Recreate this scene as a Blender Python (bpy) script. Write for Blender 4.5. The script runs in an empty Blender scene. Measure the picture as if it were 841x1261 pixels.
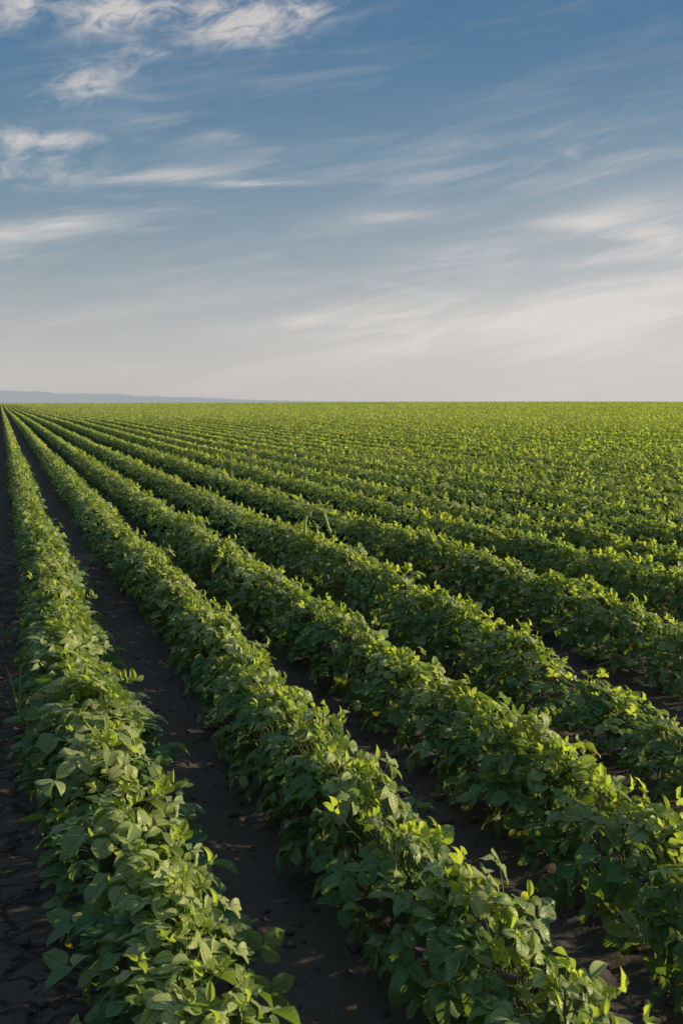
import bpy, math, random
import numpy as np

rng = np.random.default_rng(11)
random.seed(11)
scene = bpy.context.scene
COL = scene.collection
PI = math.pi

# ------------------------------------------------------------------ camera
CAM_H = 1.55
YAW = math.radians(18.8)       # camera looks this far to the right of the row direction (+Y)
PITCH = math.radians(6.35)
cam = bpy.data.cameras.new("camera")
camo = bpy.data.objects.new("camera", cam)
COL.objects.link(camo)
camo.location = (0, 0, CAM_H)
camo.rotation_euler = (PI / 2 - PITCH, 0, -YAW)
cam.sensor_fit = 'VERTICAL'
cam.sensor_height = 36
cam.sensor_width = 24
cam.lens = 35
cam.clip_start = 0.05
cam.clip_end = 30000
cam.dof.use_dof = True
cam.dof.focus_distance = 3.6
cam.dof.aperture_fstop = 9.0
scene.camera = camo

# ------------------------------------------------------------------ sun direction
SUN_EL = math.radians(16)
SUN_AZ = math.radians(99)      # clockwise from +Y towards +X
SUN = np.array([math.sin(SUN_AZ) * math.cos(SUN_EL), math.cos(SUN_AZ) * math.cos(SUN_EL), math.sin(SUN_EL)])

# ------------------------------------------------------------------ node helpers
class NT:
    def __init__(s, tree):
        s.t = tree; s.n = tree.nodes; s.l = tree.links
    def new(s, typ, **kw):
        n = s.n.new(typ)
        for k, v in kw.items(): setattr(n, k, v)
        return n
    def _in(s, sock, v):
        if v is None: return
        if isinstance(v, bpy.types.NodeSocket): s.l.new(v, sock)
        else:
            if isinstance(v, (tuple, list)) and len(v) == 3 and sock.type == 'RGBA': v = (*v, 1)
            sock.default_value = v
    def math(s, op, a, b=None, c=None, clamp=False):
        n = s.new('ShaderNodeMath', operation=op); n.use_clamp = clamp
        s._in(n.inputs[0], a); s._in(n.inputs[1], b)
        if c is not None: s._in(n.inputs[2], c)
        return n.outputs[0]
    def mix(s, f, a, b, blend='MIX'):
        n = s.new('ShaderNodeMix', data_type='RGBA', blend_type=blend)
        s._in(n.inputs[0], f); s._in(n.inputs[6], a); s._in(n.inputs[7], b)
        return n.outputs[2]
    def ramp(s, v, lo, hi, a=0.0, b=1.0, smooth=True):
        n = s.new('ShaderNodeMapRange', interpolation_type='SMOOTHSTEP' if smooth else 'LINEAR')
        s._in(n.inputs[0], v)
        for i, x in enumerate((lo, hi, a, b)): s._in(n.inputs[i + 1], x)
        return n.outputs[0]
    def noise(s, vec, scale, detail=4, rough=.55, dist=0.0):
        n = s.new('ShaderNodeTexNoise')
        s._in(n.inputs['Vector'], vec); n.inputs['Scale'].default_value = scale
        n.inputs['Detail'].default_value = detail; n.inputs['Roughness'].default_value = rough
        n.inputs['Distortion'].default_value = dist
        return n.outputs[0]

def material(name):
    m = bpy.data.materials.new(name); m.use_nodes = True
    m.node_tree.nodes.clear()
    N = NT(m.node_tree)
    return m, N, N.new('ShaderNodeOutputMaterial')

# ------------------------------------------------------------------ world: evening sky with cirrus
def build_world():
    w = bpy.data.worlds.new("World"); scene.world = w; w.use_nodes = True
    w.node_tree.nodes.clear()
    N = NT(w.node_tree)
    out = N.new('ShaderNodeOutputWorld'); bg = N.new('ShaderNodeBackground')
    N.l.new(bg.outputs[0], out.inputs[0])
    sky = N.new('ShaderNodeTexSky'); sky.sky_type = 'NISHITA'; sky.sun_disc = False
    sky.sun_elevation = SUN_EL; sky.sun_rotation = SUN_AZ
    sky.air_density = 1.0; sky.dust_density = 1.5; sky.ozone_density = 1.5
    tc = N.new('ShaderNodeTexCoord')
    sep = N.new('ShaderNodeSeparateXYZ'); N.l.new(tc.outputs['Generated'], sep.inputs[0])
    x, y, z = sep.outputs
    deg = 180 / PI
    az = N.math('MULTIPLY', N.math('ARCTAN2', x, y), deg)
    el = N.math('MULTIPLY', N.math('ARCSINE', z), deg)
    # sky gradient by elevation (degrees), unseen overhead part brightened as added fill light
    cr = N.new('ShaderNodeValToRGB')
    N._in(cr.inputs[0], N.math('DIVIDE', el, 60, clamp=True))
    stops = [(0, (.60, .575, .56)), (1.5, (.59, .57, .555)), (4, (.50, .51, .515)), (7.5, (.31, .385, .440)), (12, (.165, .285, .395)),
             (18, (.096, .215, .360)), (25, (.066, .168, .320)), (33, (.052, .134, .285)), (48, (.13, .20, .33)), (60, (.22, .28, .36))]
    e = cr.color_ramp.elements
    while len(e) < len(stops): e.new(.5)
    for i, (d, c) in enumerate(stops):
        e[i].position = d / 60; e[i].color = (*c, 1)
    # brighter, whiter towards the sun side low down
    side = N.ramp(az, -5, 60)
    low = N.ramp(el, 0, 20, 1, 0)
    g = N.mix(N.math('MULTIPLY', N.math('MULTIPLY', side, low), .65), cr.outputs[0], (.79, .765, .745))
    bg_sky = N.mix(1.0, sky.outputs[0], (.055, .055, .055), 'MULTIPLY')
    g = N.mix(.15, g, bg_sky)
    # cirrus
    cmb = N.new('ShaderNodeCombineXYZ')
    N._in(cmb.inputs[0], N.math('MULTIPLY', az, .042))
    N._in(cmb.inputs[1], N.math('SUBTRACT', N.math('MULTIPLY', el, .34), N.math('MULTIPLY', az, .055)))
    warp = N.new('ShaderNodeTexNoise'); warp.inputs['Scale'].default_value = 1.3; warp.inputs['Detail'].default_value = 3
    N.l.new(cmb.outputs[0], warp.inputs['Vector'])
    vm = N.new('ShaderNodeVectorMath', operation='MULTIPLY_ADD')
    N.l.new(warp.outputs['Color'], vm.inputs[0]); vm.inputs[1].default_value = (.9, .9, .9); N.l.new(cmb.outputs[0], vm.inputs[2])
    n1 = N.noise(vm.outputs[0], 1.7, 9, .62)
    cm2 = N.new('ShaderNodeCombineXYZ')
    N._in(cm2.inputs[0], N.math('MULTIPLY', az, .16)); N._in(cm2.inputs[1], N.math('SUBTRACT', N.math('MULTIPLY', el, .34), N.math('MULTIPLY', az, .06)))
    n2 = N.noise(cm2.outputs[0], 3.2, 9, .66, .6)
    # (azimuth, elevation, half width, half height, tilt, strength, puffiness) of each cloud patch
    P = CLOUDS
    tot = None
    for (a0, e0, sa, se, tilt, k, puff) in P:
        c, s_ = math.cos(math.radians(tilt)), math.sin(math.radians(tilt))
        da = N.math('SUBTRACT', az, a0); de = N.math('SUBTRACT', el, e0)
        u = N.math('ADD', N.math('MULTIPLY', da, c / sa), N.math('MULTIPLY', de, s_ / sa))
        v = N.math('ADD', N.math('MULTIPLY', da, -s_ / se), N.math('MULTIPLY', de, c / se))
        r2 = N.math('ADD', N.math('MULTIPLY', u, u), N.math('MULTIPLY', v, v))
        gs = N.math('MULTIPLY', N.math('EXPONENT', N.math('MULTIPLY', r2, -1.0)), k)
        if puff == 2:
            tot = N.math('ADD', tot, N.math('MULTIPLY', gs, N.ramp(n1, .15, .8, .35, 1)))
            continue
        nn = n2 if puff else n1
        c1 = N.math('MULTIPLY', N.math('MULTIPLY', gs, .85 if puff else 1.0), N.ramp(N.math('ADD', nn, N.math('MULTIPLY', gs, .20)), .43, .86))
        tot = c1 if tot is None else N.math('ADD', tot, c1)
    # faint overall veil
    veil = N.math('MULTIPLY', N.ramp(n1, .42, .8), N.ramp(el, 2, 34, .26, .12))
    tot = N.math('ADD', tot, veil)
    tot = N.math('MINIMUM', tot, .92)
    ccol = N.mix(N.ramp(el, 5, 30), (.72, .68, .65), (.56, .53, .525))
    g = N.mix(tot, g, ccol)
    # below the horizon
    g = N.mix(N.ramp(el, -1.5, -.3, 1, 0), g, (.12, .13, .09))
    N.l.new(g, bg.inputs[0]); bg.inputs[1].default_value = SKY_K
    return w

SKY_K = 1.0

def pix_dir(px, py):
    """azimuth / elevation in degrees seen at a place of the picture (used once, for the cloud table)"""
    f = 1226.0
    a, b = px - 420.5, 630.5 - py
    th, ps = PITCH, YAW
    fw = np.array([math.sin(ps) * math.cos(th), math.cos(ps) * math.cos(th), -math.sin(th)])
    r = np.array([math.cos(ps), -math.sin(ps), 0]); up = np.array([math.sin(ps) * math.sin(th), math.cos(ps) * math.sin(th), math.cos(th)])
    d = fw * f + r * a + up * b; d /= np.linalg.norm(d)
    return math.degrees(math.atan2(d[0], d[1])), math.degrees(math.asin(d[2]))

CLOUDS = []
for (px, py, sw, sh, tilt, k, puff) in [
    (20, 8, 50, 22, 12, 1.1, 1), (140, 22, 62, 22, 8, 1.15, 1), (305, 28, 80, 26, 8, 1.25, 1), (200, 8, 120, 12, 0, .7, 1), (380, 12, 60, 18, 5, .5, 1),
    (112, 100, 58, 20, 17, 1.0, 1), (180, 64, 34, 6, -3, .7, 1), (150, 116, 60, 6, -3, .45, 0),
    (45, 172, 75, 13, 3, 1.1, 1), (40, 208, 85, 20, 0, .7, 1), (190, 218, 85, 9, 6, .65, 0), (310, 226, 80, 5, 1, .75, 0), (140, 240, 120, 6, 0, .45, 0),
    (60, 276, 110, 15, 9, 1.0, 0), (195, 256, 70, 8, 7, .6, 0), (190, 284, 60, 6, 2, .4, 0), (20, 315, 60, 8, 0, .3, 0),
    (485, 267, 46, 7, 3, .5, 0), (560, 214, 90, 9, 6, .4, 0), (690, 190, 60, 12, 14, .45, 1), (640, 222, 100, 12, 3, .5, 0), (790, 190, 110, 18, 2, .6, 0),
    (620, 170, 120, 10, 8, .4, 0), (720, 277, 70, 12, -8, .55, 0), (810, 290, 80, 22, -14, .6, 0), (800, 250, 110, 30, 0, .3, 2),
    (640, 325, 120, 22, 6, .65, 0), (740, 345, 150, 28, 4, .4, 0), (480, 352, 60, 8, -8, .5, 0), (560, 385, 220, 26, 4, .6, 0), (700, 420, 260, 30, 0, .5, 0), (760, 370, 230, 62, 8, .38, 2), (600, 405, 300, 34, 3, .45, 2),
    (380, 400, 160, 16, 4, .45, 0), (420, 165, 130, 16, -5, .14, 0), (430, 90, 150, 14, 8, .08, 0), (250, 160, 80, 10, -8, .3, 0)]:
    a, e = pix_dir(px, py)
    CLOUDS.append((a, e, sw / 21.4, sh / 21.4, tilt, k, puff))

build_world()

sun = bpy.data.lights.new("sun", 'SUN'); sun.energy = 5.0; sun.angle = math.radians(.6); sun.color = (1, .83, .58)
so = bpy.data.objects.new("sun", sun); COL.objects.link(so)
from mathutils import Vector, Matrix
so.rotation_euler = Vector(SUN).to_track_quat('Z', 'Y').to_euler()

# ------------------------------------------------------------------ terrain
def smooth(a, b, x):
    t = np.clip((np.asarray(x, float) - a) / (b - a), 0, 1); return t * t * (3 - 2 * t)

def terrain(x, y):
    x = np.asarray(x, float); y = np.asarray(y, float)
    r = np.hypot(x, y)
    az = np.arctan2(x, np.maximum(y, 1e-6))
    z = .75 * smooth(60, 420, r) * smooth(.05, .55, az)
    z = z + .10 * np.sin(x * .045 + .6) * smooth(12, 60, r) * np.sin(y * .03)
    z = z - 7.5 * smooth(560, 1500, r)
    return z

_tabs = rng.random((8, 256, 256))
def vnoise(x, y, k=0):
    T = _tabs[k]
    xi = np.floor(x).astype(int); yi = np.floor(y).astype(int)
    fx = x - xi; fy = y - yi
    fx = fx * fx * (3 - 2 * fx); fy = fy * fy * (3 - 2 * fy)
    a = T[xi & 255, yi & 255]; b = T[(xi + 1) & 255, yi & 255]; c = T[xi & 255, (yi + 1) & 255]; d = T[(xi + 1) & 255, (yi + 1) & 255]
    return (a * (1 - fx) + b * fx) * (1 - fy) + (c * (1 - fx) + d * fx) * fy - .5

# crop rows: lateral positions of the nearer ones measured, the rest at the drill's spacing
ROWS = [-1.92, -1.20, -.49, .300, 1.01, 1.66, 2.39, 3.30, 4.17, 4.90]
_r = random.Random(4)
_sp = [.72, .71, .74, .77, .88, .84]
while ROWS[-1] < 560: ROWS.append(ROWS[-1] + _sp[len(ROWS) % 6] + _r.uniform(-.03, .03))
ROWS = np.array(ROWS)
FIRST = 3                       # index of the leftmost row whose whole width shows

def row_noise(i, y, k=0):
    return (vnoise(y * .9 + i * 17.3, np.full_like(y, i * 3.7), k) + .6 * vnoise(y * 2.3 + i * 7.1, np.full_like(y, i * 1.3 + 9), k)
            + .6 * vnoise(y * .23 + i * 5.1, np.full_like(y, i * 2.3 + 5), k))

def mesh_obj(name, V, F, mat, uv=None, col=None, parent=None, smooth_=True):
    """one mesh object out of numpy arrays (quads)"""
    me = bpy.data.meshes.new(name)
    V = np.ascontiguousarray(V, np.float32); F = np.ascontiguousarray(F, np.int32)
    n = F.shape[1]
    me.vertices.add(len(V)); me.vertices.foreach_set('co', V.ravel())
    me.loops.add(F.size); me.loops.foreach_set('vertex_index', F.ravel())
    me.polygons.add(len(F)); me.polygons.foreach_set('loop_start', np.arange(0, F.size, n, dtype=np.int32))
    me.polygons.foreach_set('loop_total', np.full(len(F), n, np.int32))
    if smooth_: me.polygons.foreach_set('use_smooth', np.ones(len(F), bool))
    if uv is not None:
        l = me.uv_layers.new(name='UVMap'); l.data.foreach_set('uv', np.ascontiguousarray(uv[F.ravel()], np.float32).ravel())
    if col is not None:
        a = me.color_attributes.new('leafcol', 'FLOAT_COLOR', 'POINT'); a.data.foreach_set('color', np.ascontiguousarray(col, np.float32).ravel())
    me.update(calc_edges=True)
    me.materials.append(mat)
    o = bpy.data.objects.new(name, me); COL.objects.link(o)
    if parent: o.parent = parent
    return o

# ------------------------------------------------------------------ materials
def leaf_material():
    m, N, out = material('leaf')
    at = N.new('ShaderNodeAttribute', attribute_name='leafcol')
    sp = N.new('ShaderNodeSeparateColor'); N.l.new(at.outputs['Color'], sp.inputs[0])
    tint, young, yellow = sp.outputs
    oi = N.new('ShaderNodeObjectInfo')
    uvn = N.new('ShaderNodeUVMap', uv_map='UVMap')
    su = N.new('ShaderNodeSeparateXYZ'); N.l.new(uvn.outputs[0], su.inputs[0])
    t, u = su.outputs[0], N.math('SUBTRACT', N.math('MULTIPLY', su.outputs[1], 2), 1)
    au = N.math('ABSOLUTE', u)
    # veins: midrib + paired side veins
    mid = N.ramp(au, .03, .10, 1, 0)
    ph = N.math('FRACT', N.math('SUBTRACT', N.math('MULTIPLY', t, 7.5), N.math('MULTIPLY', au, 1.5)))
    sv = N.ramp(N.math('ABSOLUTE', N.math('SUBTRACT', ph, .5)), .04, .14, 1, 0)
    vein = N.math('MAXIMUM', mid, N.math('MULTIPLY', sv, .6))
    geo = N.new('ShaderNodeNewGeometry')
    nz = N.noise(geo.outputs['Position'], 55, 3)
    patch = N.noise(geo.outputs['Position'], 1.7, 3)
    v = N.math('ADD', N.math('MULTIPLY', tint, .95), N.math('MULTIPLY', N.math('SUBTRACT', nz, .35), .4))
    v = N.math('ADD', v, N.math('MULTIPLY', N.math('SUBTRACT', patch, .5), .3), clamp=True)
    base = N.mix(v, (.046, .170, .050), (.600, .650, .240))  # low tint paints a leaf as shaded, high tint as sunlit
    base = N.mix(young, base, (.26, .34, .065))
    base = N.mix(yellow, base, (.26, .22, .035))
    base = N.mix(N.math('MULTIPLY', vein, .85), base, N.mix(v, (.06, .17, .065), (.17, .26, .08)))
    base = N.mix(N.math('MULTIPLY', N.ramp(nz, .45, .62), .3), base, N.mix(.5, base, (.10, .20, .05)))
    back = N.mix(.55, base, (.20, .23, .12))
    base = N.mix(geo.outputs['Backfacing'], base, back)
    bs = N.new('ShaderNodeBsdfPrincipled')
    N.l.new(base, bs.inputs['Base Color'])
    bs.inputs['Roughness'].default_value = .42
    bs.inputs['Specular IOR Level'].default_value = .35
    bs.inputs['Sheen Weight'].default_value = .2
    bs.inputs['Sheen Roughness'].default_value = .45
    bs.inputs['Sheen Tint'].default_value = (1, .93, .72, 1)
    bp = N.new('ShaderNodeBump'); bp.inputs['Strength'].default_value = .8; bp.inputs['Distance'].default_value = .0022
    hh = N.math('ADD', N.math('MULTIPLY', vein, -1.0), N.math('MULTIPLY', nz, .8))
    N.l.new(hh, bp.inputs['Height']); N.l.new(bp.outputs[0], bs.inputs['Normal'])
    tr = N.new('ShaderNodeBsdfTranslucent')
    tcol = N.mix(young, (.32, .50, .045), (.68, .80, .07))
    tcol = N.mix(yellow, tcol, (.6, .45, .04))
    tcol = N.mix(N.math('MULTIPLY', vein, .4), tcol, (.10, .16, .02))
    N.l.new(tcol, tr.inputs[0]); 
    mx = N.new('ShaderNodeMixShader'); N._in(mx.inputs[0], N.ramp(young, 0, .8, .30, .62))
    N.l.new(bs.outputs[0], mx.inputs[1]); N.l.new(tr.outputs[0], mx.inputs[2])
    N.l.new(mx.outputs[0], out.inputs[0])
    return m

def far_leaf_material():
    m, N, out = material('canopy_leaf')
    at = N.new('ShaderNodeAttribute', attribute_name='leafcol')
    sp = N.new('ShaderNodeSeparateColor'); N.l.new(at.outputs['Color'], sp.inputs[0])
    tint, young, far = sp.outputs
    geo = N.new('ShaderNodeNewGeometry')
    p1 = N.noise(geo.outputs['Position'], 1.3, 3)
    p2 = N.noise(geo.outputs['Position'], .05, 4)
    v = N.math('ADD', tint, N.math('ADD', N.math('MULTIPLY', N.math('SUBTRACT', p1, .5), .3), N.math('MULTIPLY', N.math('SUBTRACT', p2, .5), .5)), clamp=True)
    base = N.mix(v, (.036, .140, .040), (.640, .660, .210))  # shaded to sunlit leaf tone, painted by tint
    base = N.mix(young, base, (.27, .34, .065))
    base = N.mix(N.math('MULTIPLY', far, .5), base, (.42, .46, .16))  # paler with distance: haze painted into the leaf colour
    bs = N.new('ShaderNodeBsdfPrincipled'); N.l.new(base, bs.inputs['Base Color'])
    bs.inputs['Roughness'].default_value = .5; bs.inputs['Specular IOR Level'].default_value = .45
    bs.inputs['Sheen Weight'].default_value = .15; bs.inputs['Sheen Tint'].default_value = (1, .93, .7, 1)
    tr = N.new('ShaderNodeBsdfTranslucent'); N.l.new(N.mix(young, (.32, .50, .045), (.68, .80, .07)), tr.inputs[0])
    mx = N.new('ShaderNodeMixShader'); N._in(mx.inputs[0], N.ramp(young, 0, .8, .30, .62))
    N.l.new(bs.outputs[0], mx.inputs[1]); N.l.new(tr.outputs[0], mx.inputs[2]); N.l.new(mx.outputs[0], out.inputs[0])
    return m

def plain(name, c1, c2, scale, rough=.7, spec=.2, bump=.0):
    m, N, out = material(name)
    geo = N.new('ShaderNodeNewGeometry')
    nz = N.noise(geo.outputs['Position'], scale, 4)
    bs = N.new('ShaderNodeBsdfPrincipled'); N.l.new(N.mix(nz, c1, c2), bs.inputs['Base Color'])
    bs.inputs['Roughness'].default_value = rough; bs.inputs['Specular IOR Level'].default_value = spec
    if bump:
        bp = N.new('ShaderNodeBump'); bp.inputs['Strength'].default_value = bump; bp.inputs['Distance'].default_value = .004
        N.l.new(nz, bp.inputs['Height']); N.l.new(bp.outputs[0], bs.inputs['Normal'])
    N.l.new(bs.outputs[0], out.inputs[0])
    return m

def soil_material():
    m, N, out = material('soil')
    geo = N.new('ShaderNodeNewGeometry')
    P = geo.outputs['Position']
    big = N.noise(P, 1.8, 4); fine = N.noise(P, 38, 6, .65); mid = N.noise(P, 9, 4, .6)
    mp = N.new('ShaderNodeMapping'); N.l.new(P, mp.inputs[0]); mp.inputs['Scale'].default_value = (6, 9, 4)
    wn = N.new('ShaderNodeTexNoise'); wn.inputs['Scale'].default_value = 12; N.l.new(P, wn.inputs['Vector'])
    va = N.new('ShaderNodeVectorMath', operation='MULTIPLY_ADD'); N.l.new(wn.outputs['Color'], va.inputs[0]); va.inputs[1].default_value = (.55, .55, .2); N.l.new(mp.outputs[0], va.inputs[2])
    vo = N.new('ShaderNodeTexVoronoi', feature='DISTANCE_TO_EDGE'); N.l.new(va.outputs[0], vo.inputs['Vector']); vo.inputs['Scale'].default_value = 1
    crack = N.ramp(vo.outputs[0], .0, .10, 1, 0)
    # cracks where the surface has crusted over, mostly left of the leftmost row
    sx = N.new('ShaderNodeSeparateXYZ'); N.l.new(P, sx.inputs[0])
    crust = N.math('MULTIPLY', N.ramp(sx.outputs[0], .15, .45, 1, .0), N.ramp(mid, .35, .55, .4, 1))
    crack = N.math('MULTIPLY', N.math('MULTIPLY', crack, crust), .7)
    c = N.mix(big, (.105, .087, .075), (.185, .152, .130))
    c = N.mix(N.math('MULTIPLY', fine, .8), c, (.075, .062, .054))
    c = N.mix(N.math('MULTIPLY', crack, .85), c, (.008, .007, .008))
    # away from the camera the ground beyond the crop is dull green pasture
    dist = N.new('ShaderNodeVectorMath', operation='LENGTH'); N.l.new(P, dist.inputs[0])
    c = N.mix(N.ramp(dist.outputs['Value'], 300, 700), c, (.10, .13, .06))
    bs = N.new('ShaderNodeBsdfPrincipled'); N.l.new(c, bs.inputs['Base Color']); bs.inputs['Roughness'].default_value = .9; bs.inputs['Specular IOR Level'].default_value = .15
    h = N.math('ADD', N.math('MULTIPLY', crack, -1.2), N.math('ADD', N.math('MULTIPLY', fine, .5), N.math('MULTIPLY', mid, .6)))
    bp = N.new('ShaderNodeBump'); bp.inputs['Strength'].default_value = .9; bp.inputs['Distance'].default_value = .012
    N.l.new(h, bp.inputs['Height']); N.l.new(bp.outputs[0], bs.inputs['Normal'])
    N.l.new(bs.outputs[0], out.inputs[0])
    return m

M_LEAF = leaf_material(); M_FAR = far_leaf_material(); M_SOIL = soil_material()
M_STEM = plain('stem_skin', (.085, .12, .035), (.17, .16, .06), 60, .6, .3)
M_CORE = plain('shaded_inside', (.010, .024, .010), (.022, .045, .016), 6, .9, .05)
M_CLOD = plain('clod_earth', (.06, .048, .042), (.13, .105, .09), 30, .95, .1, .8)
M_VINE = plain('pale_shoot_skin', (.30, .40, .10), (.45, .50, .16), 40, .6, .3)
M_DRY = plain('dry_straw', (.20, .15, .09), (.34, .27, .16), 40, .8, .2)

# ------------------------------------------------------------------ ground: one sheet to the horizon
def axis(*parts):
    a = np.concatenate([np.linspace(p, q, n, endpoint=False) for p, q, n in parts] + [[parts[-1][1]]]); return a
gx = axis((-9000, -1200, 6), (-1200, -120, 10), (-120, -12, 12), (-12, -1.8, 20), (-1.8, 4.6, 256), (4.6, 14, 70), (14, 120, 50), (120, 1200, 40), (1200, 9000, 10))
gy = axis((-60, -2, 10), (-2, .8, 30), (.8, 8, 260), (8, 20, 110), (20, 120, 60), (120, 1200, 50), (1200, 12000, 12))
GX, GY = np.meshgrid(gx, gy, indexing='ij')
def soil_height(x, y):
    x = np.asarray(x, float); y = np.asarray(y, float)
    near = 1 - smooth(14, 30, np.hypot(x, y))
    idx = np.clip(np.searchsorted(ROWS, x), 1, len(ROWS) - 1)
    d = np.minimum(np.abs(x - ROWS[idx - 1]), np.abs(x - ROWS[idx]))
    z = .030 * np.exp(-(d / .13) ** 2)
    nn = .020 * vnoise(x * 5, y * 4, 1) + .022 * vnoise(x * 13, y * 12, 2) + .012 * vnoise(x * 31, y * 31, 3)
    cl = np.clip(vnoise(x * 9 + 50, y * 9, 4) - .14, 0, 1) * .06 + np.clip(vnoise(x * 26 + 50, y * 24, 5) - .1, 0, 1) * .035
    return (z + nn + cl) * near + terrain(x, y)
GZ = soil_height(GX, GY)
na, nb = GX.shape
ii, jj = np.meshgrid(np.arange(na - 1), np.arange(nb - 1), indexing='ij')
q = (ii * nb + jj).ravel()
gnd = mesh_obj('ground', np.stack([GX, GY, GZ], -1).reshape(-1, 3), np.stack([q, q + nb, q + nb + 1, q + 1], -1), M_SOIL)
gnd['kind'] = 'structure'

# clods and crumbs of earth lying on it
def clods():
    base = []
    ico_v, ico_f = [], []
    t = (1 + 5 ** .5) / 2
    ico_v = np.array([(-1, t, 0), (1, t, 0), (-1, -t, 0), (1, -t, 0), (0, -1, t), (0, 1, t), (0, -1, -t), (0, 1, -t), (t, 0, -1), (t, 0, 1), (-t, 0, -1), (-t, 0, 1)]) / 1.9
    ico_f = np.array([(0, 11, 5), (0, 5, 1), (0, 1, 7), (0, 7, 10), (0, 10, 11), (1, 5, 9), (5, 11, 4), (11, 10, 2), (10, 7, 6), (7, 1, 8), (3, 9, 4), (3, 4, 2), (3, 2, 6), (3, 6, 8), (3, 8, 9), (4, 9, 5), (2, 4, 11), (6, 2, 10), (8, 6, 7), (9, 8, 1)])
    n = 15000
    y = rng.uniform(.9, 1, n) * 0 + .9 + 9 * rng.random(n) ** 1.6
    x = -1.3 + 5.2 * rng.random(n)
    s = .003 + .015 * rng.random(n) ** 4
    z = soil_height(x, y) + s * .1
    V = ico_v[None] * (1 + rng.uniform(-.28, .28, (n, 12, 1))) * s[:, None, None] * rng.uniform(.7, 1.3, (n, 1, 3)) * np.array([1, 1, .5])
    a = rng.uniform(0, 2 * PI, n); c, s2 = np.cos(a)[:, None], np.sin(a)[:, None]
    X = V[..., 0] * c - V[..., 1] * s2 + x[:, None]; Y = V[..., 0] * s2 + V[..., 1] * c + y[:, None]
    V = np.stack([X, Y, V[..., 2] + z[:, None]], -1).reshape(-1, 3)
    F = (ico_f[None] + (np.arange(n) * 12)[:, None, None]).reshape(-1, 3)
    o = mesh_obj('soil_clods', V, F, M_CLOD, smooth_=False)
    o['kind'] = 'stuff'; o['label'] = 'small dark crumbs of earth scattered over the soil between the crop rows'; o['category'] = 'soil clods'
clods()

def litter():
    n = 260
    y = .9 + 8 * rng.random(n) ** 1.4; x = -1.2 + 5 * rng.random(n)
    L = rng.uniform(.012, .06, n); a = rng.uniform(0, 2 * PI, n)
    p0 = np.stack([x, y, soil_height(x, y) + .006], -1)
    d = np.stack([np.cos(a), np.sin(a), rng.uniform(-.05, .25, n)], -1) * L[:, None]
    V, F = tubes(p0, p0 + d * .5 + np.array([0, 0, .003]), p0 + d, np.full(n, .0016), np.full(n, .0009), 4, 4)
    o = mesh_obj('straw_litter', V, F, M_DRY); o['kind'] = 'stuff'
    o['label'] = 'scattered bits of dry stalk lying on the dark soil in the furrows'; o['category'] = 'plant litter'

# ------------------------------------------------------------------ leaves
def norm(v): return v / np.maximum(np.linalg.norm(v, axis=-1, keepdims=True), 1e-9)

def leaflets(org, d, nrm, L, W, bend, fold, rip, col, nt=6, nu=4):
    """N ovate leaflets; returns verts, quads, uv, colour"""
    N_ = len(org)
    d = norm(d); side = norm(np.cross(nrm, d)); nrm = np.cross(d, side)
    t = np.linspace(0, 1, nt + 1); u = np.linspace(-1, 1, nu + 1)
    if nt == 2: t = np.array([0, .42, 1.])
    T, U = np.meshgrid(t, u, indexing='ij'); T = T.ravel(); U = U.ravel()
    w = np.sin(PI * np.clip(T, 0, 1) ** .84) ** .62
    w[T >= .999] = .0; w[T <= .001] = .06
    al = L[:, None] * (T - bend[:, None] ** 2 * T ** 3 / 6)
    zz = -L[:, None] * bend[:, None] * T ** 2 / 2
    hw = W[:, None] * .5 * w * U
    # midrib fold, then the blade's edges curl back down a little
    zz = zz + np.abs(hw) * np.sin(fold)[:, None] - np.abs(U) ** 3 * W[:, None] * .06
    zz = zz + rip[:, None] * W[:, None] * .16 * np.sin(T * 9 + 6 * rip[:, None] + np.sign(U) * 1.3) * np.abs(U)
    lat = hw * np.cos(fold)[:, None]
    V = org[:, None] + al[..., None] * d[:, None] + lat[..., None] * side[:, None] + zz[..., None] * nrm[:, None]
    nv = len(T); k = nu + 1
    i, j = np.meshgrid(np.arange(nt), np.arange(nu), indexing='ij'); q = (i * k + j).ravel()
    Q = np.stack([q, q + k, q + k + 1, q + 1], -1)
    F = (Q[None] + (np.arange(N_) * nv)[:, None, None]).reshape(-1, 4)
    uv = np.tile(np.stack([T, (U + 1) / 2], -1), (N_, 1))
    C = np.repeat(np.concatenate([col, np.ones((N_, 1))], 1), nv, 0)
    return V.reshape(-1, 3), F, uv, C

def tubes(p0, p1, p2, r0, r1, rings=5, sides=4):
    """N tapered quadratic-bezier tubes"""
    n = len(p0); t = np.linspace(0, 1, rings)[None, :, None]
    P = (1 - t) ** 2 * p0[:, None] + 2 * t * (1 - t) * p1[:, None] + t * t * p2[:, None]
    D = norm(2 * (1 - t) * (p1 - p0)[:, None] + 2 * t * (p2 - p1)[:, None])
    ref = np.where(np.abs(D[..., 2:3]) > .9, np.array([1., 0, 0]), np.array([0, 0, 1.]))
    A = norm(np.cross(D, ref)); B = np.cross(D, A)
    r = (r0[:, None] * (1 - t[..., 0]) + r1[:, None] * t[..., 0])[..., None, None]
    a = np.linspace(0, 2 * PI, sides, endpoint=False)
    V = P[:, :, None] + r * (np.cos(a)[None, None, :, None] * A[:, :, None] + np.sin(a)[None, None, :, None] * B[:, :, None])
    i, j = np.meshgrid(np.arange(rings - 1), np.arange(sides), indexing='ij'); i = i.ravel(); j = j.ravel()
    Q = np.stack([i * sides + j, i * sides + (j + 1) % sides, (i + 1) * sides + (j + 1) % sides, (i + 1) * sides + j], -1)
    F = (Q[None] + (np.arange(n) * rings * sides)[:, None, None]).reshape(-1, 4)
    return V.reshape(-1, 3), F

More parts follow.
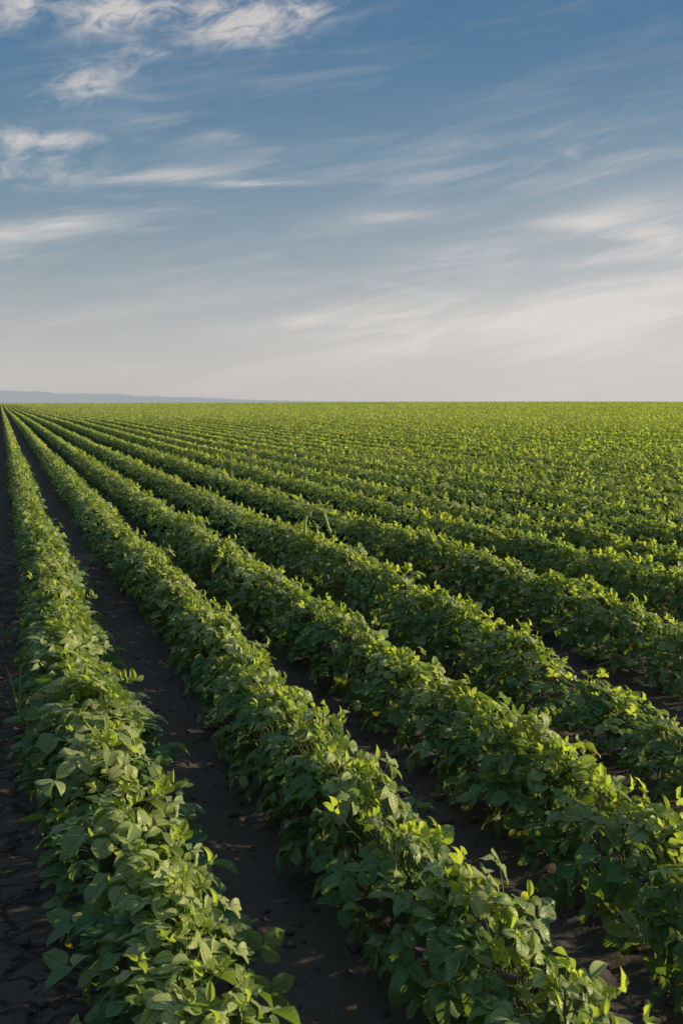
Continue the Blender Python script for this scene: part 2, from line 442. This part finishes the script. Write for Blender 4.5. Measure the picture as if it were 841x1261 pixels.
def cat_mesh(parts):
    V, F, U, C = [], [], [], []; o = 0
    for v, f, u, c in parts:
        V.append(v); F.append(f + o); U.append(u); C.append(c); o += len(v)
    return np.concatenate(V), np.concatenate(F), np.concatenate(U), np.concatenate(C)

def trifoliate(P, out, nrm, L, tint, young, yellow, g, nt=6, nu=4):
    """three leaflets around each petiole end P"""
    n = len(P)
    out = norm(out); side = norm(np.cross(nrm, out)); nrm = np.cross(out, side)
    parts = []
    for k, ang in enumerate((0, 1.25, -1.25)):
        a = ang + g.normal(0, .18, n)
        d = np.cos(a)[:, None] * out + np.sin(a)[:, None] * side + g.normal(0, .16, (n, 1)) * nrm
        o = P + (out * .014 if k == 0 else 0) * (L / .06)[:, None]
        nn = norm(nrm + g.normal(0, .26, (n, 3)) + (side * np.sin(a)[:, None] * .15))
        l = L * (1.05 if k == 0 else .93) * g.uniform(.9, 1.1, n)
        col = np.stack([np.clip(tint + g.normal(0, .12, n), 0, 1), np.clip(young + g.normal(0, .06, n), 0, 1), yellow], -1)
        parts.append(leaflets(o, d, nn, l, l * g.uniform(.58, .78, n), g.uniform(.0, 1.25, n), g.uniform(-.1, .75, n) + young * .35, g.uniform(-1, 1, n), col, nt, nu))
    return cat_mesh(parts)

HW, HT = .148, .445              # half width and height of a row's canopy
def shell(n, g, inner=.35):
    """places in a row's cross-section: lateral x, height z, outward normal"""
    phi = g.uniform(-.25, PI + .25, n)                 # 0 = right side, pi/2 = top
    rad = np.where(g.random(n) < inner, g.uniform(.45, .85, n), g.uniform(.82, 1.04, n))
    cx, sx = np.cos(phi), np.sin(phi)
    rad = rad * (1 + np.where(g.random(n) < .09, g.uniform(.05, .5, n), 0) * np.abs(cx))
    x = HW * np.sign(cx) * np.abs(cx) ** .95 * rad
    zc = .17
    z = np.where(sx > 0, zc + (HT - zc) * np.abs(sx) ** 1.2 * np.minimum(rad, 1.06), zc + .35 * sx)
    nx = cx; nz = np.maximum(sx, -.1) + .15
    return x, z, np.stack([nx, np.zeros(n), nz], -1)

def make_plant(seed):
    g = np.random.default_rng(seed)
    hs = .36
    n = 37
    x, z, nm = shell(n, g, .20)
    y = g.normal(0, .085, n)
    z = np.clip(z, .07, None)
    P = np.stack([x, y, z], -1)
    outw = np.stack([x * 1.0 + g.normal(0, .05, n), y * 1.4 + g.normal(0, .09, n), g.normal(-.02, .045, n)], -1)
    nrm = norm(np.stack([nm[:, 0] * .75, np.zeros(n), nm[:, 2] * .7 + .55], -1) + g.normal(0, .30, (n, 3)) + SUN * (.12 + .95 * np.clip((z - .24) / .16 + .4 * x / HW, 0, 1))[:, None])
    L = g.uniform(.052, .087, n) * np.where(z > .36, .85, 1.0)
    high = np.clip((z - .31) / .12 + .25 * x / HW, 0, 1)
    tint = np.clip(.04 + .85 * high + g.normal(0, .15, n), 0, 1)  # paler on top and sun side: sunlight painted into the tint
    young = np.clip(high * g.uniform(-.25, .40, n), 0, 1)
    yellow = np.where((z < .14) & (g.random(n) < .18), .7, 0.) + np.where(g.random(n) < .04, .35, 0)
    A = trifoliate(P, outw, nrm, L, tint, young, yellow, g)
    # petioles rise from the stem
    zs = np.clip(z - g.uniform(.04, .15, n), .03, hs)
    S = np.stack([.012 * np.sin(zs * 20), .012 * np.cos(zs * 17), zs], -1)
    Mi = S * .45 + P * .55 + np.array([0, 0, .045])
    Vs, Fs = tubes(S, Mi, P, np.full(n, .0021), np.full(n, .0011))
    # main stem and a branch
    zz = np.array([[0, 0, -.03], [0, 0, 0]]); 
    V2, F2 = tubes(np.array([[0, 0, -.03], [.003, .004, .06], [0, -.004, .08]]), np.array([[.012, .01, .15], [.05, .06, .12], [-.05, -.05, .14]]),
                   np.array([[.004, 0, hs + .02], [.07, .07, .26], [-.07, -.06, .27]]), np.array([.0045, .003, .003]), np.array([.002, .0018, .0018]), 8, 6)
    F2 = F2 + len(Vs)
    stem = (np.concatenate([Vs, V2]), np.concatenate([Fs, F2]))
    # young shoots standing above the crown
    m = g.integers(5, 9)
    X = g.normal(.01, .055, m); Y = g.normal(0, .06, m); Z = HT + g.uniform(-.065, .02, m)
    Pt = np.stack([X, Y, Z], -1)
    up = np.stack([g.normal(0, .35, m), g.normal(0, .35, m), np.full(m, 1.)], -1)
    nn = norm(np.stack([g.normal(.3, .6, m), g.normal(-.3, .6, m), g.normal(.15, .2, m)], -1))
    BL = g.uniform(.029, .048, m)
    shoots = [trifoliate(Pt[k:k + 1], up[k:k + 1], nn[k:k + 1], BL[k:k + 1], g.uniform(.5, 1, 1), g.uniform(.55, 1, 1), np.zeros(1), g) for k in range(m)]
    St = np.stack([X * .3, Y * .3, Z - .12], -1)
    V3, F3 = tubes(St, (St + Pt) / 2 + g.normal(0, .01, (m, 3)), Pt, np.full(m, .0018), np.full(m, .001))
    stem = (np.concatenate([stem[0], V3]), np.concatenate([stem[1], F3 + len(stem[0])]))
    root = bpy.data.objects.new('soybean_plant', None); COL.objects.link(root); root.empty_display_size = .05
    mesh_obj('stem', stem[0], stem[1], M_STEM, parent=root)
    mesh_obj('foliage', A[0], A[1], M_LEAF, A[2], A[3], root)
    for B in shoots: mesh_obj('young_shoot', B[0], B[1], M_LEAF, B[2], B[3], root)
    return root

def fw_depth(x, y):
    return x * math.sin(YAW) + y * math.cos(YAW)
def screen(x, y, z):
    """picture coordinates 0..1 from the left / from the top (only used to choose and to describe plants)"""
    th, ps = PITCH, YAW
    Pz = z - CAM_H
    zc = (x * math.sin(ps) + y * math.cos(ps)) * math.cos(th) - Pz * math.sin(th)
    xc = x * math.cos(ps) - y * math.sin(ps)
    yc = (x * math.sin(ps) + y * math.cos(ps)) * math.sin(th) + Pz * math.cos(th)
    return .5 + 1226 / 841 * xc / zc, .5 - 1226 / 1261 * yc / zc, zc

NEAR_N = 292
GAP = (6, 3.70, 3.86)           # a break in the fourth full row, between two lusher plants
cands = []
spacing = .152
for ri in range(1, 14):
    yy = .55 + _r.uniform(0, spacing)
    while yy < 16:
        yj = yy + _r.uniform(-.03, .03); yy += spacing
        if ri == GAP[0] and GAP[1] < yj < GAP[2]: continue
        X = ROWS[ri]
        sx, sy, zc = screen(X, yj, .25)
        if zc < .6: continue
        mar = .27 / zc * 1226
        if -mar / 841 < sx < 1 + mar / 841 and sy < 1 + mar * .75 / 1261:
            cands.append((zc, ri, yj))
        elif -mar / 841 * 2.2 < sx < 1 + mar / 841 * 2 and sy < 1.35 and zc < 4:
            cands.append((zc + 50, ri, yj))
cands.sort()
near = [c for c in cands if c[0] < 50][:NEAR_N]
FARZ = {}
for zc, ri, yj in near: FARZ[ri] = max(FARZ.get(ri, 0), yj)
ZCUT = near[-1][0]

protos = [make_plant(100 + k) for k in range(18)]
def copy_thing(o):
    c = o.copy(); COL.objects.link(c)
    for ch in o.children:
        d = ch.copy(); COL.objects.link(d); d.parent = c
        d.matrix_parent_inverse = ch.matrix_parent_inverse.copy()
    return c

ROWNAME = {1: 'the row beyond the left edge', 2: 'the row cut off by the left edge', 3: 'leftmost crop row', 4: 'second crop row from left', 5: 'third crop row from left',
           6: 'fourth crop row from left', 7: 'fifth crop row from left', 8: 'sixth crop row from left', 9: 'seventh crop row from left', 10: 'eighth crop row from left'}
LOOK = {3: 'sunlit pale green soybean plant', 4: 'broad leafy soybean plant', 5: 'yellow-crowned soybean plant', 6: 'shaded green soybean plant', 7: 'bright-tipped soybean plant'}
def band(sy):
    for lim, t in ((1.0, 'at the bottom edge'), (.96, 'just above the bottom edge'), (.92, 'close to the bottom edge'), (.88, 'an eighth of the way up'), (.84, 'a seventh of the way up'), (.80, 'a fifth of the way up'),
                   (.76, 'nearly a quarter of the way up'), (.72, 'over a quarter of the way up'), (.68, 'nearly a third of the way up'), (.64, 'over a third of the way up'), (.60, 'two fifths of the way up'),
                   (.57, 'below the middle'), (.54, 'just below mid height'), (.51, 'at mid height'), (0, 'above mid height')):
        if sy >= lim: return t
used = set()
for k, (zc, ri, yj) in enumerate(near):
    pi = _r.randrange(len(protos))
    if pi not in used: o = protos[pi]; used.add(pi)
    else: o = copy_thing(protos[pi])
    X = ROWS[ri] + _r.uniform(-.018, .018) + .03 * math.sin(yj * .9 + ri * 2.1)
    hn = float(row_noise(ri, np.array([yj]), 5)[0]); wn = float(row_noise(ri, np.array([yj]), 6)[0])
    s = _r.uniform(.90, 1.06)
    hs = .89 * (1 + .14 * hn); ws = (1 + .26 * wn) * {3: 1.14}.get(ri, .86)
    if ri == 6 and 6.3 < yj < 8.0: hs *= 1.10; ws *= 1.12
    if ri == 6 and yj <= GAP[1]: hs *= .78; ws *= .88
    if ri == 6 and 0 < yj - GAP[1] < .75: hs *= .80 + .2 * (yj - GAP[1]) / .75
    o.location = (X, yj, float(soil_height(X, yj)))
    # turned about so that every plant still fills the width of its row
    o.rotation_euler = (_r.uniform(-.05, .05), _r.uniform(-.05, .05), _r.uniform(-.4, .4))
    o.scale = (s * ws, s * 1.03, s * hs)
    sx, sy, _ = screen(X, yj, .0)
    lk = LOOK.get(ri, 'soybean plant'); rn = ROWNAME.get(ri, 'the crop rows beyond the sixth from the left')
    side = ''
    o['label'] = f'{lk}, {rn}, {band(sy)}'
    o['category'] = 'soybean plant'
    o['group'] = 'soybean plants in the near rows'
for i, p in enumerate(protos):
    if i not in used:
        for ch in list(p.children): bpy.data.objects.remove(ch)
        bpy.data.objects.remove(p)

# ------------------------------------------------------------------ the rest of the field: one mesh of leaves row by row
AZ0, AZ1 = math.radians(-6), math.radians(44)
def row_span(X, r0, r1):
    """stretch of a row inside the wedge the photo could see"""
    if X < 0: lo = max(r0, -X / math.tan(-AZ0))
    else: lo = max(X / math.tan(AZ1), math.sqrt(max(r0 * r0 - X * X, 0)))
    hi = math.sqrt(max(r1 * r1 - X * X, 0))
    return lo, hi

def field_points(r0, r1, per_m):
    rows, ys = [], []
    for i, X in enumerate(ROWS):
        lo, hi = row_span(X, r0, r1)
        if hi <= lo: continue
        n = int((hi - lo) * per_m)
        y = rng.uniform(lo, hi, n)
        rows.append(np.full(n, i)); ys.append(y)
    i = np.concatenate(rows); y = np.concatenate(ys)
    X = ROWS[i]
    # leave out what the individual plants already cover
    zc = (X * math.sin(YAW) + y * math.cos(YAW)) * math.cos(PITCH) + 1.3 * math.sin(PITCH)
    keep = (zc > ZCUT + .05)
    return i[keep], y[keep]

def row_shape(i, y, x, z):
    fi = i.astype(float)
    hn = vnoise(y * .9 + fi * 17.3, fi * 3.7, 5) + .6 * vnoise(y * 2.3 + fi * 7.1, fi * 1.3 + 9, 5) + .6 * vnoise(y * .23 + fi * 5.1, fi * 2.3 + 5, 5)
    wn = vnoise(y * .9 + fi * 17.3, fi * 3.7, 6) + .6 * vnoise(y * 2.3 + fi * 7.1, fi * 1.3 + 9, 6)
    return x * (1 + .26 * wn), z * .89 * (1 + .07 * hn)

parts = []
# zone A: full trifoliates
iA, yA = field_points(3, 24, 25 / spacing * .92)
# the same rows carry on beside and behind the place the camera stands at
def around():
    rows, ys = [], []
    for i, X in enumerate(ROWS):
        if X > 9.5: break
        n = int(12.5 * 28 / spacing * .92)
        rows.append(np.full(n, i)); ys.append(rng.uniform(-2.5, 10, n))
    i = np.concatenate(rows); y = np.concatenate(ys); X = ROWS[i]
    sx, sy, zc = screen(X, y, .25)
    mar = .27 / np.maximum(zc, .05) * 1226
    seen = (zc > .6) & (-mar / 841 < sx) & (sx < 1 + mar / 841) & (sy < 1 + mar * .75 / 1261)
    keep = ~seen & (zc < ZCUT + .05) & (y > -2.5 + 0 * X)
    return i[keep], y[keep]
iO, yO = around()
iA = np.concatenate([iA, iO]); yA = np.concatenate([yA, yO])
n = len(iA)
x, z, nm = shell(n, rng, .15)
x, z = row_shape(iA, yA, x * np.where(iA <= 4, 1.08, .88), z)
Xw = ROWS[iA] + x
P = np.stack([Xw, yA, z + terrain(Xw, yA)], -1)
nrm = norm(np.stack([nm[:, 0] * .75, np.zeros(n), nm[:, 2] * .7 + .55], -1) + rng.normal(0, .30, (n, 3)) + SUN * (.12 + .95 * np.clip((z / .87 - .24) / .16 + .4 * x / HW, 0, 1))[:, None])
outw = np.stack([x + rng.normal(0, .08, n), rng.normal(0, .14, n), rng.normal(-.02, .05, n)], -1)
high = np.clip((z / .87 - .31) / .12 + .25 * x / HW, 0, 1)  # drives the tint: crest and sun-side leaves painted as if lit
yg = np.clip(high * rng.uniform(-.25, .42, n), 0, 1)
sh = (rng.random(n) < .20) & (high > .6)                       # standing young leaves along the crest
P[sh, 2] += rng.uniform(-.005, .035, sh.sum()); yg[sh] = rng.uniform(.6, 1, sh.sum())
outw[sh] = np.stack([rng.normal(0, .35, sh.sum()), rng.normal(0, .35, sh.sum()), np.ones(sh.sum())], -1)
nrm[sh] = norm(np.stack([rng.normal(.3, .6, sh.sum()), rng.normal(-.3, .6, sh.sum()), rng.normal(.15, .2, sh.sum())], -1))
Ls = rng.uniform(.048, .078, n)
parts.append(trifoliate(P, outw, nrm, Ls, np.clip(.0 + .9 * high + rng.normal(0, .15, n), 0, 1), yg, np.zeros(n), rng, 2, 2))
nA = n
# zones B..D: single leaves, larger and sparser with distance
def zone(r0, r1, per_m, L0, L1, far0):
    i, y = field_points(r0, r1, per_m)
    n = len(i)
    x, z, nm = shell(n, rng, 0)
    x = x * np.where(i <= 4, 1.0, .76)
    x, z = row_shape(i, y, x, z)
    X = ROWS[i] + x
    z = z + .16 * smooth(150, 400, np.hypot(X, y)) * (vnoise(X * .11, y * .05, 3) + .8 * vnoise(X * .5, y * .3, 4))
    P = np.stack([X, y, z + terrain(X, y)], -1)
    high = np.clip((z / .87 - .31) / .12 + .25 * x / HW, 0, 1)  # painted sunlight for the tint, strongest on crest and sun side
    nrm = norm(np.stack([nm[:, 0] * .75, np.zeros(n), nm[:, 2] * .7 + .55], -1) + rng.normal(0, .40, (n, 3)) + SUN * (.12 + .95 * np.clip((z / .87 - .24) / .16 + .4 * x / HW, 0, 1))[:, None])
    d = rng.normal(0, 1, (n, 3)); d[:, 2] *= .4
    yg = np.clip(high * rng.uniform(-.25, .42, n), 0, 1)
    sh = (rng.random(n) < .21) & (high > .6); k = sh.sum()
    P[sh, 2] += rng.uniform(-.01, .04, k); yg[sh] = rng.uniform(.6, 1, k)
    d[sh] = np.stack([rng.normal(0, .35, k), rng.normal(0, .35, k), np.ones(k)], -1)
    nrm[sh] = norm(np.stack([rng.normal(.3, .6, k), rng.normal(-.3, .6, k), rng.normal(.15, .2, k)], -1))
    d = d - (d * nrm).sum(1, keepdims=True) * nrm
    L = rng.uniform(L0, L1, n)
    P = P - norm(d) * L[:, None] * .5
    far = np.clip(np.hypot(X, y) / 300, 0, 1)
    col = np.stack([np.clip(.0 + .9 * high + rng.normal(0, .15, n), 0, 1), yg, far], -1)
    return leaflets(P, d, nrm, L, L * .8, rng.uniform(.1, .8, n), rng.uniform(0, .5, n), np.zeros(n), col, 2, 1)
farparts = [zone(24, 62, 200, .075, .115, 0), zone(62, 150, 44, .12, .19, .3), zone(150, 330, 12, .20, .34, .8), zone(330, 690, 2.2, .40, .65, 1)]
V, F, U, C = cat_mesh(parts)
# shaded inside of the rows, so that thinner far foliage does not show the ground through
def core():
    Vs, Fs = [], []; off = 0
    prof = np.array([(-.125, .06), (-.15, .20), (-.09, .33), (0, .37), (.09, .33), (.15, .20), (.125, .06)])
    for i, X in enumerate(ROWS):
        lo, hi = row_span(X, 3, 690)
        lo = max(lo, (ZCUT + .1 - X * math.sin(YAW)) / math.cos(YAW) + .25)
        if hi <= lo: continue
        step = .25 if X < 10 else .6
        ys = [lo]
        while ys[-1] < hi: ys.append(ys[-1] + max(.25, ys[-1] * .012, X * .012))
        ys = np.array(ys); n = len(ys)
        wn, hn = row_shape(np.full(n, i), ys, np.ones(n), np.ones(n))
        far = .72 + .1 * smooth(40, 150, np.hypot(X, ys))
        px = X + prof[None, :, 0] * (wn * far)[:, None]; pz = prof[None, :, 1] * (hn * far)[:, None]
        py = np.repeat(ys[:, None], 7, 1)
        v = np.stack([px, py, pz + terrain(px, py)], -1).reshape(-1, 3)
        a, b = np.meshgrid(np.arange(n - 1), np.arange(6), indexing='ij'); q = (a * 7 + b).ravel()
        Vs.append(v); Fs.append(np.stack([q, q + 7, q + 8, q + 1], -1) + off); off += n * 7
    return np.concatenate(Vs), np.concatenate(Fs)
cv, cf = core()
fv, ff, fu, fc = cat_mesh(farparts)
V_ = np.concatenate([V, fv, cv]); F_ = np.concatenate([F, ff + len(V), cf + len(V) + len(fv)])
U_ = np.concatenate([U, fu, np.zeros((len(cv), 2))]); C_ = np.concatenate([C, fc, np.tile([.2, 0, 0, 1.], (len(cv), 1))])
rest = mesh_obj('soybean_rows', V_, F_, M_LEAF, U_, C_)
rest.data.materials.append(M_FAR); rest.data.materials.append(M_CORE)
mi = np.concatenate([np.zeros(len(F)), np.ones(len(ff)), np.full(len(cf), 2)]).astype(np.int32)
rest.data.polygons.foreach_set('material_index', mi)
rest['kind'] = 'stuff'; rest['category'] = 'crop rows'
rest['label'] = 'long green soybean rows running on behind the near plants to the horizon'
print('field verts', len(V_), 'near plants', len(near), 'zcut', ZCUT)

# ------------------------------------------------------------------ weeds
def blade_tuft(name, loc, blades, label, cat, mat_col, stem=False):
    """grass blades: (azimuth deg, length, lean start, lean end, width)"""
    root = bpy.data.objects.new(name, None); COL.objects.link(root); root.location = (*loc[:2], float(soil_height(loc[0], loc[1])) + loc[2]); root.empty_display_size = .05
    root['label'] = label; root['category'] = cat
    for (az, L, l0, l1, w) in blades:
        L = L * 1.1
        a = math.radians(az); n = 12
        t = np.linspace(0, 1, n); lean = np.radians(l0 + (l1 - l0) * t)
        ds = L / (n - 1)
        h = np.concatenate([[0], np.cumsum(np.sin(lean[:-1]) * ds)]); zz = np.concatenate([[0], np.cumsum(np.cos(lean[:-1]) * ds)])
        cx, cy = math.sin(a), math.cos(a)
        ctr = np.stack([h * cx, h * cy, zz], -1); sd = np.array([cy, -cx, 0])
        ww = w * np.clip(1 - t ** 2.2, .02, 1) * (.6 + .4 * np.minimum(t * 5, 1))
        nrm2 = np.stack([-np.cos(lean) * cx, -np.cos(lean) * cy, np.sin(lean)], -1)
        V = np.concatenate([ctr - sd * ww[:, None] + nrm2 * ww[:, None] * .35, ctr, ctr + sd * ww[:, None] + nrm2 * ww[:, None] * .35])
        q = np.arange(n - 1)
        F = np.concatenate([np.stack([q, q + 1, q + n + 1, q + n], -1), np.stack([q + n, q + n + 1, q + 2 * n + 1, q + 2 * n], -1)])
        uv = np.concatenate([np.stack([t * .1, np.full(n, .3)], -1), np.stack([t * .1, np.full(n, .35)], -1), np.stack([t * .1, np.full(n, .4)], -1)])
        col = np.tile([*mat_col, 1.], (3 * n, 1))
        mesh_obj('blade', V, F, M_LEAF, uv, col, root)
    return root

# screen place (x,y of the 841x1261 picture) -> ground point, worked out beforehand for each weed
def ground_at(px, py, z=0):
    a, e = pix_dir(px, py)
    d = (CAM_H - z) / math.tan(math.radians(-e)); return d * math.sin(math.radians(a)), d * math.cos(math.radians(a))
gxy = ground_at(26, 905)
blade_tuft('grass_weed', (gxy[0], gxy[1], 0), [(-95, .34, 15, 50, .008), (-85, .38, 35, 105, .005), (-40, .30, 5, 30, .008), (20, .30, 0, 16, .008), (60, .26, 10, 50, .006)],
           'tuft of long grass blades leaning out of the left side of the leftmost row', 'grass weed', (.7, .55, .1))
gxy = ground_at(112, 697)
blade_tuft('furrow_weed', (gxy[0], gxy[1], 0), [(-30, .16, 5, 40, .008), (50, .13, 10, 60, .008), (170, .12, 15, 70, .008), (-110, .13, 15, 60, .008)],
           'small pale green weed growing alone in the furrow right of the leftmost row', 'weed', (.8, .4, .1))
gxy = ground_at(148, 815)
blade_tuft('dry_weed', (gxy[0], gxy[1], 0), [(-70, .15, 10, 80, .003), (60, .17, 20, 60, .003), (10, .12, 5, 60, .003), (140, .10, 30, 90, .003), (-140, .09, 40, 90, .003)],
           'withered thin weed in the furrow beside the lower half of the leftmost row', 'weed', (.4, .1, .8))
gxy = ground_at(6, 790)
blade_tuft('edge_weed', (gxy[0], gxy[1], 0), [(-30, .12, 5, 40, .008), (40, .10, 10, 60, .008), (100, .08, 15, 70, .008)],
           'low green weed on the bare soil at the left edge of the photo', 'weed', (.3, .1, .1))

# a bent-over shoot looping above the fourth row
def loop_shoot(px, py, ri):
    X = ROWS[ri]; Y = 7.75
    root = bpy.data.objects.new('looping_vine', None); COL.objects.link(root); root.location = (X, Y, float(soil_height(X, Y)))
    root.scale = (1.25, 1.25, 1.12); root['label'] = 'pale shoot bent into a loop above the top of the fourth crop row'; root['category'] = 'vine'
    p = np.array([(-.05, 0, .30), (-.055, .0, .44), (-.045, 0, .52), (.0, .0, .575), (.06, -.01, .56), (.085, -.01, .50), (.10, -.02, .43), (.12, -.03, .36)])
    m = len(p)
    for k in range(1):
        a = p[:-2:1]; 
    mids = (p[:-1] + p[1:]) / 2
    V, F = tubes(mids[:-1], p[1:-1], mids[1:], np.full(m - 2, .009), np.full(m - 2, .009), 5, 6)
    mesh_obj('stem', V, F, M_VINE, parent=root)
    g = np.random.default_rng(5)
    lp = p[[2, 3, 4, 5, 6]]; n = len(lp)
    A = leaflets(lp, np.array([(-.3, .1, .9), (.6, 0, .3), (.8, 0, -.5), (.4, 0, -1), (.5, -.3, -.7)]), norm(g.normal(0, .4, (n, 3)) + SUN + np.array([-.3, -.6, .3])), np.array([.085, .06, .065, .07, .06]), np.array([.02, .035, .035, .03, .035]),
                 np.full(n, .7), np.full(n, .5), np.full(n, .5), np.tile([.8, .75, 0], (n, 1)))
    mesh_obj('leaves', A[0], A[1], M_LEAF, A[2], A[3], root)
loop_shoot(0, 0, 6)

litter()
# ------------------------------------------------------------------ hills
def hills():
    az = np.radians(np.linspace(-30, 60, 420)); R = 6500.
    # height of the skyline in metres
    def sky(azd):
        s = 68 * (1 - smooth(-3, 20.5, azd)) - 2
        s = s * (1 + .07 * np.sin(azd * 1.3) + .05 * np.sin(azd * 3.1 + 1) + .03 * np.sin(azd * 7.7))
        return s
    s = sky(np.degrees(az)) + 2.5 * vnoise(np.degrees(az) * 3, az * 0, 2) + 1.5 * vnoise(np.degrees(az) * 9, az * 0, 3)
    rows = []
    for k, (dr, f) in enumerate([(-1500, -.3), (-900, .15), (-500, .45), (-200, .8), (0, 1.0), (300, .8), (1500, -.2)]):
        rr = R + dr
        wob = 1 + (.10 * vnoise(np.degrees(az) * 1.2 + k * 9, az * 0 + k, 1) if k not in (4,) else 0)
        rows.append(np.stack([rr * np.sin(az), rr * np.cos(az), np.where(f < 0, -12, s * f * wob)], -1))
    V = np.concatenate(rows); n = len(az)
    a, b = np.meshgrid(np.arange(len(rows) - 1), np.arange(n - 1), indexing='ij'); q = (a * n + b).ravel()
    m, N, out = material('hazy_hills')
    geo = N.new('ShaderNodeNewGeometry')
    mp = N.new('ShaderNodeMapping'); N.l.new(geo.outputs['Position'], mp.inputs[0]); mp.inputs['Scale'].default_value = (.004, .002, .03)
    nz = N.noise(mp.outputs[0], 1, 5)
    df = N.new('ShaderNodeBsdfDiffuse'); N.l.new(N.mix(nz, (.10, .13, .15), (.17, .20, .20)), df.inputs[0])
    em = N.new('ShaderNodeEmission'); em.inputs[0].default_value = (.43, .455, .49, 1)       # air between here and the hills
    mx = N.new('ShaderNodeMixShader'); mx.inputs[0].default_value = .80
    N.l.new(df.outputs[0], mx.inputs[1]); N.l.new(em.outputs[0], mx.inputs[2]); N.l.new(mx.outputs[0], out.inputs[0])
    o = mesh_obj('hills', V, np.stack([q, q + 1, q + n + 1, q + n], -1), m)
    o['kind'] = 'structure'
hills()

# ------------------------------------------------------------------ render
scene.render.engine = 'CYCLES'
scene.view_settings.view_transform = 'Standard'
scene.view_settings.look = 'None'
scene.view_settings.exposure = 0
scene.cycles.max_bounces = 8
scene.cycles.transparent_max_bounces = 8
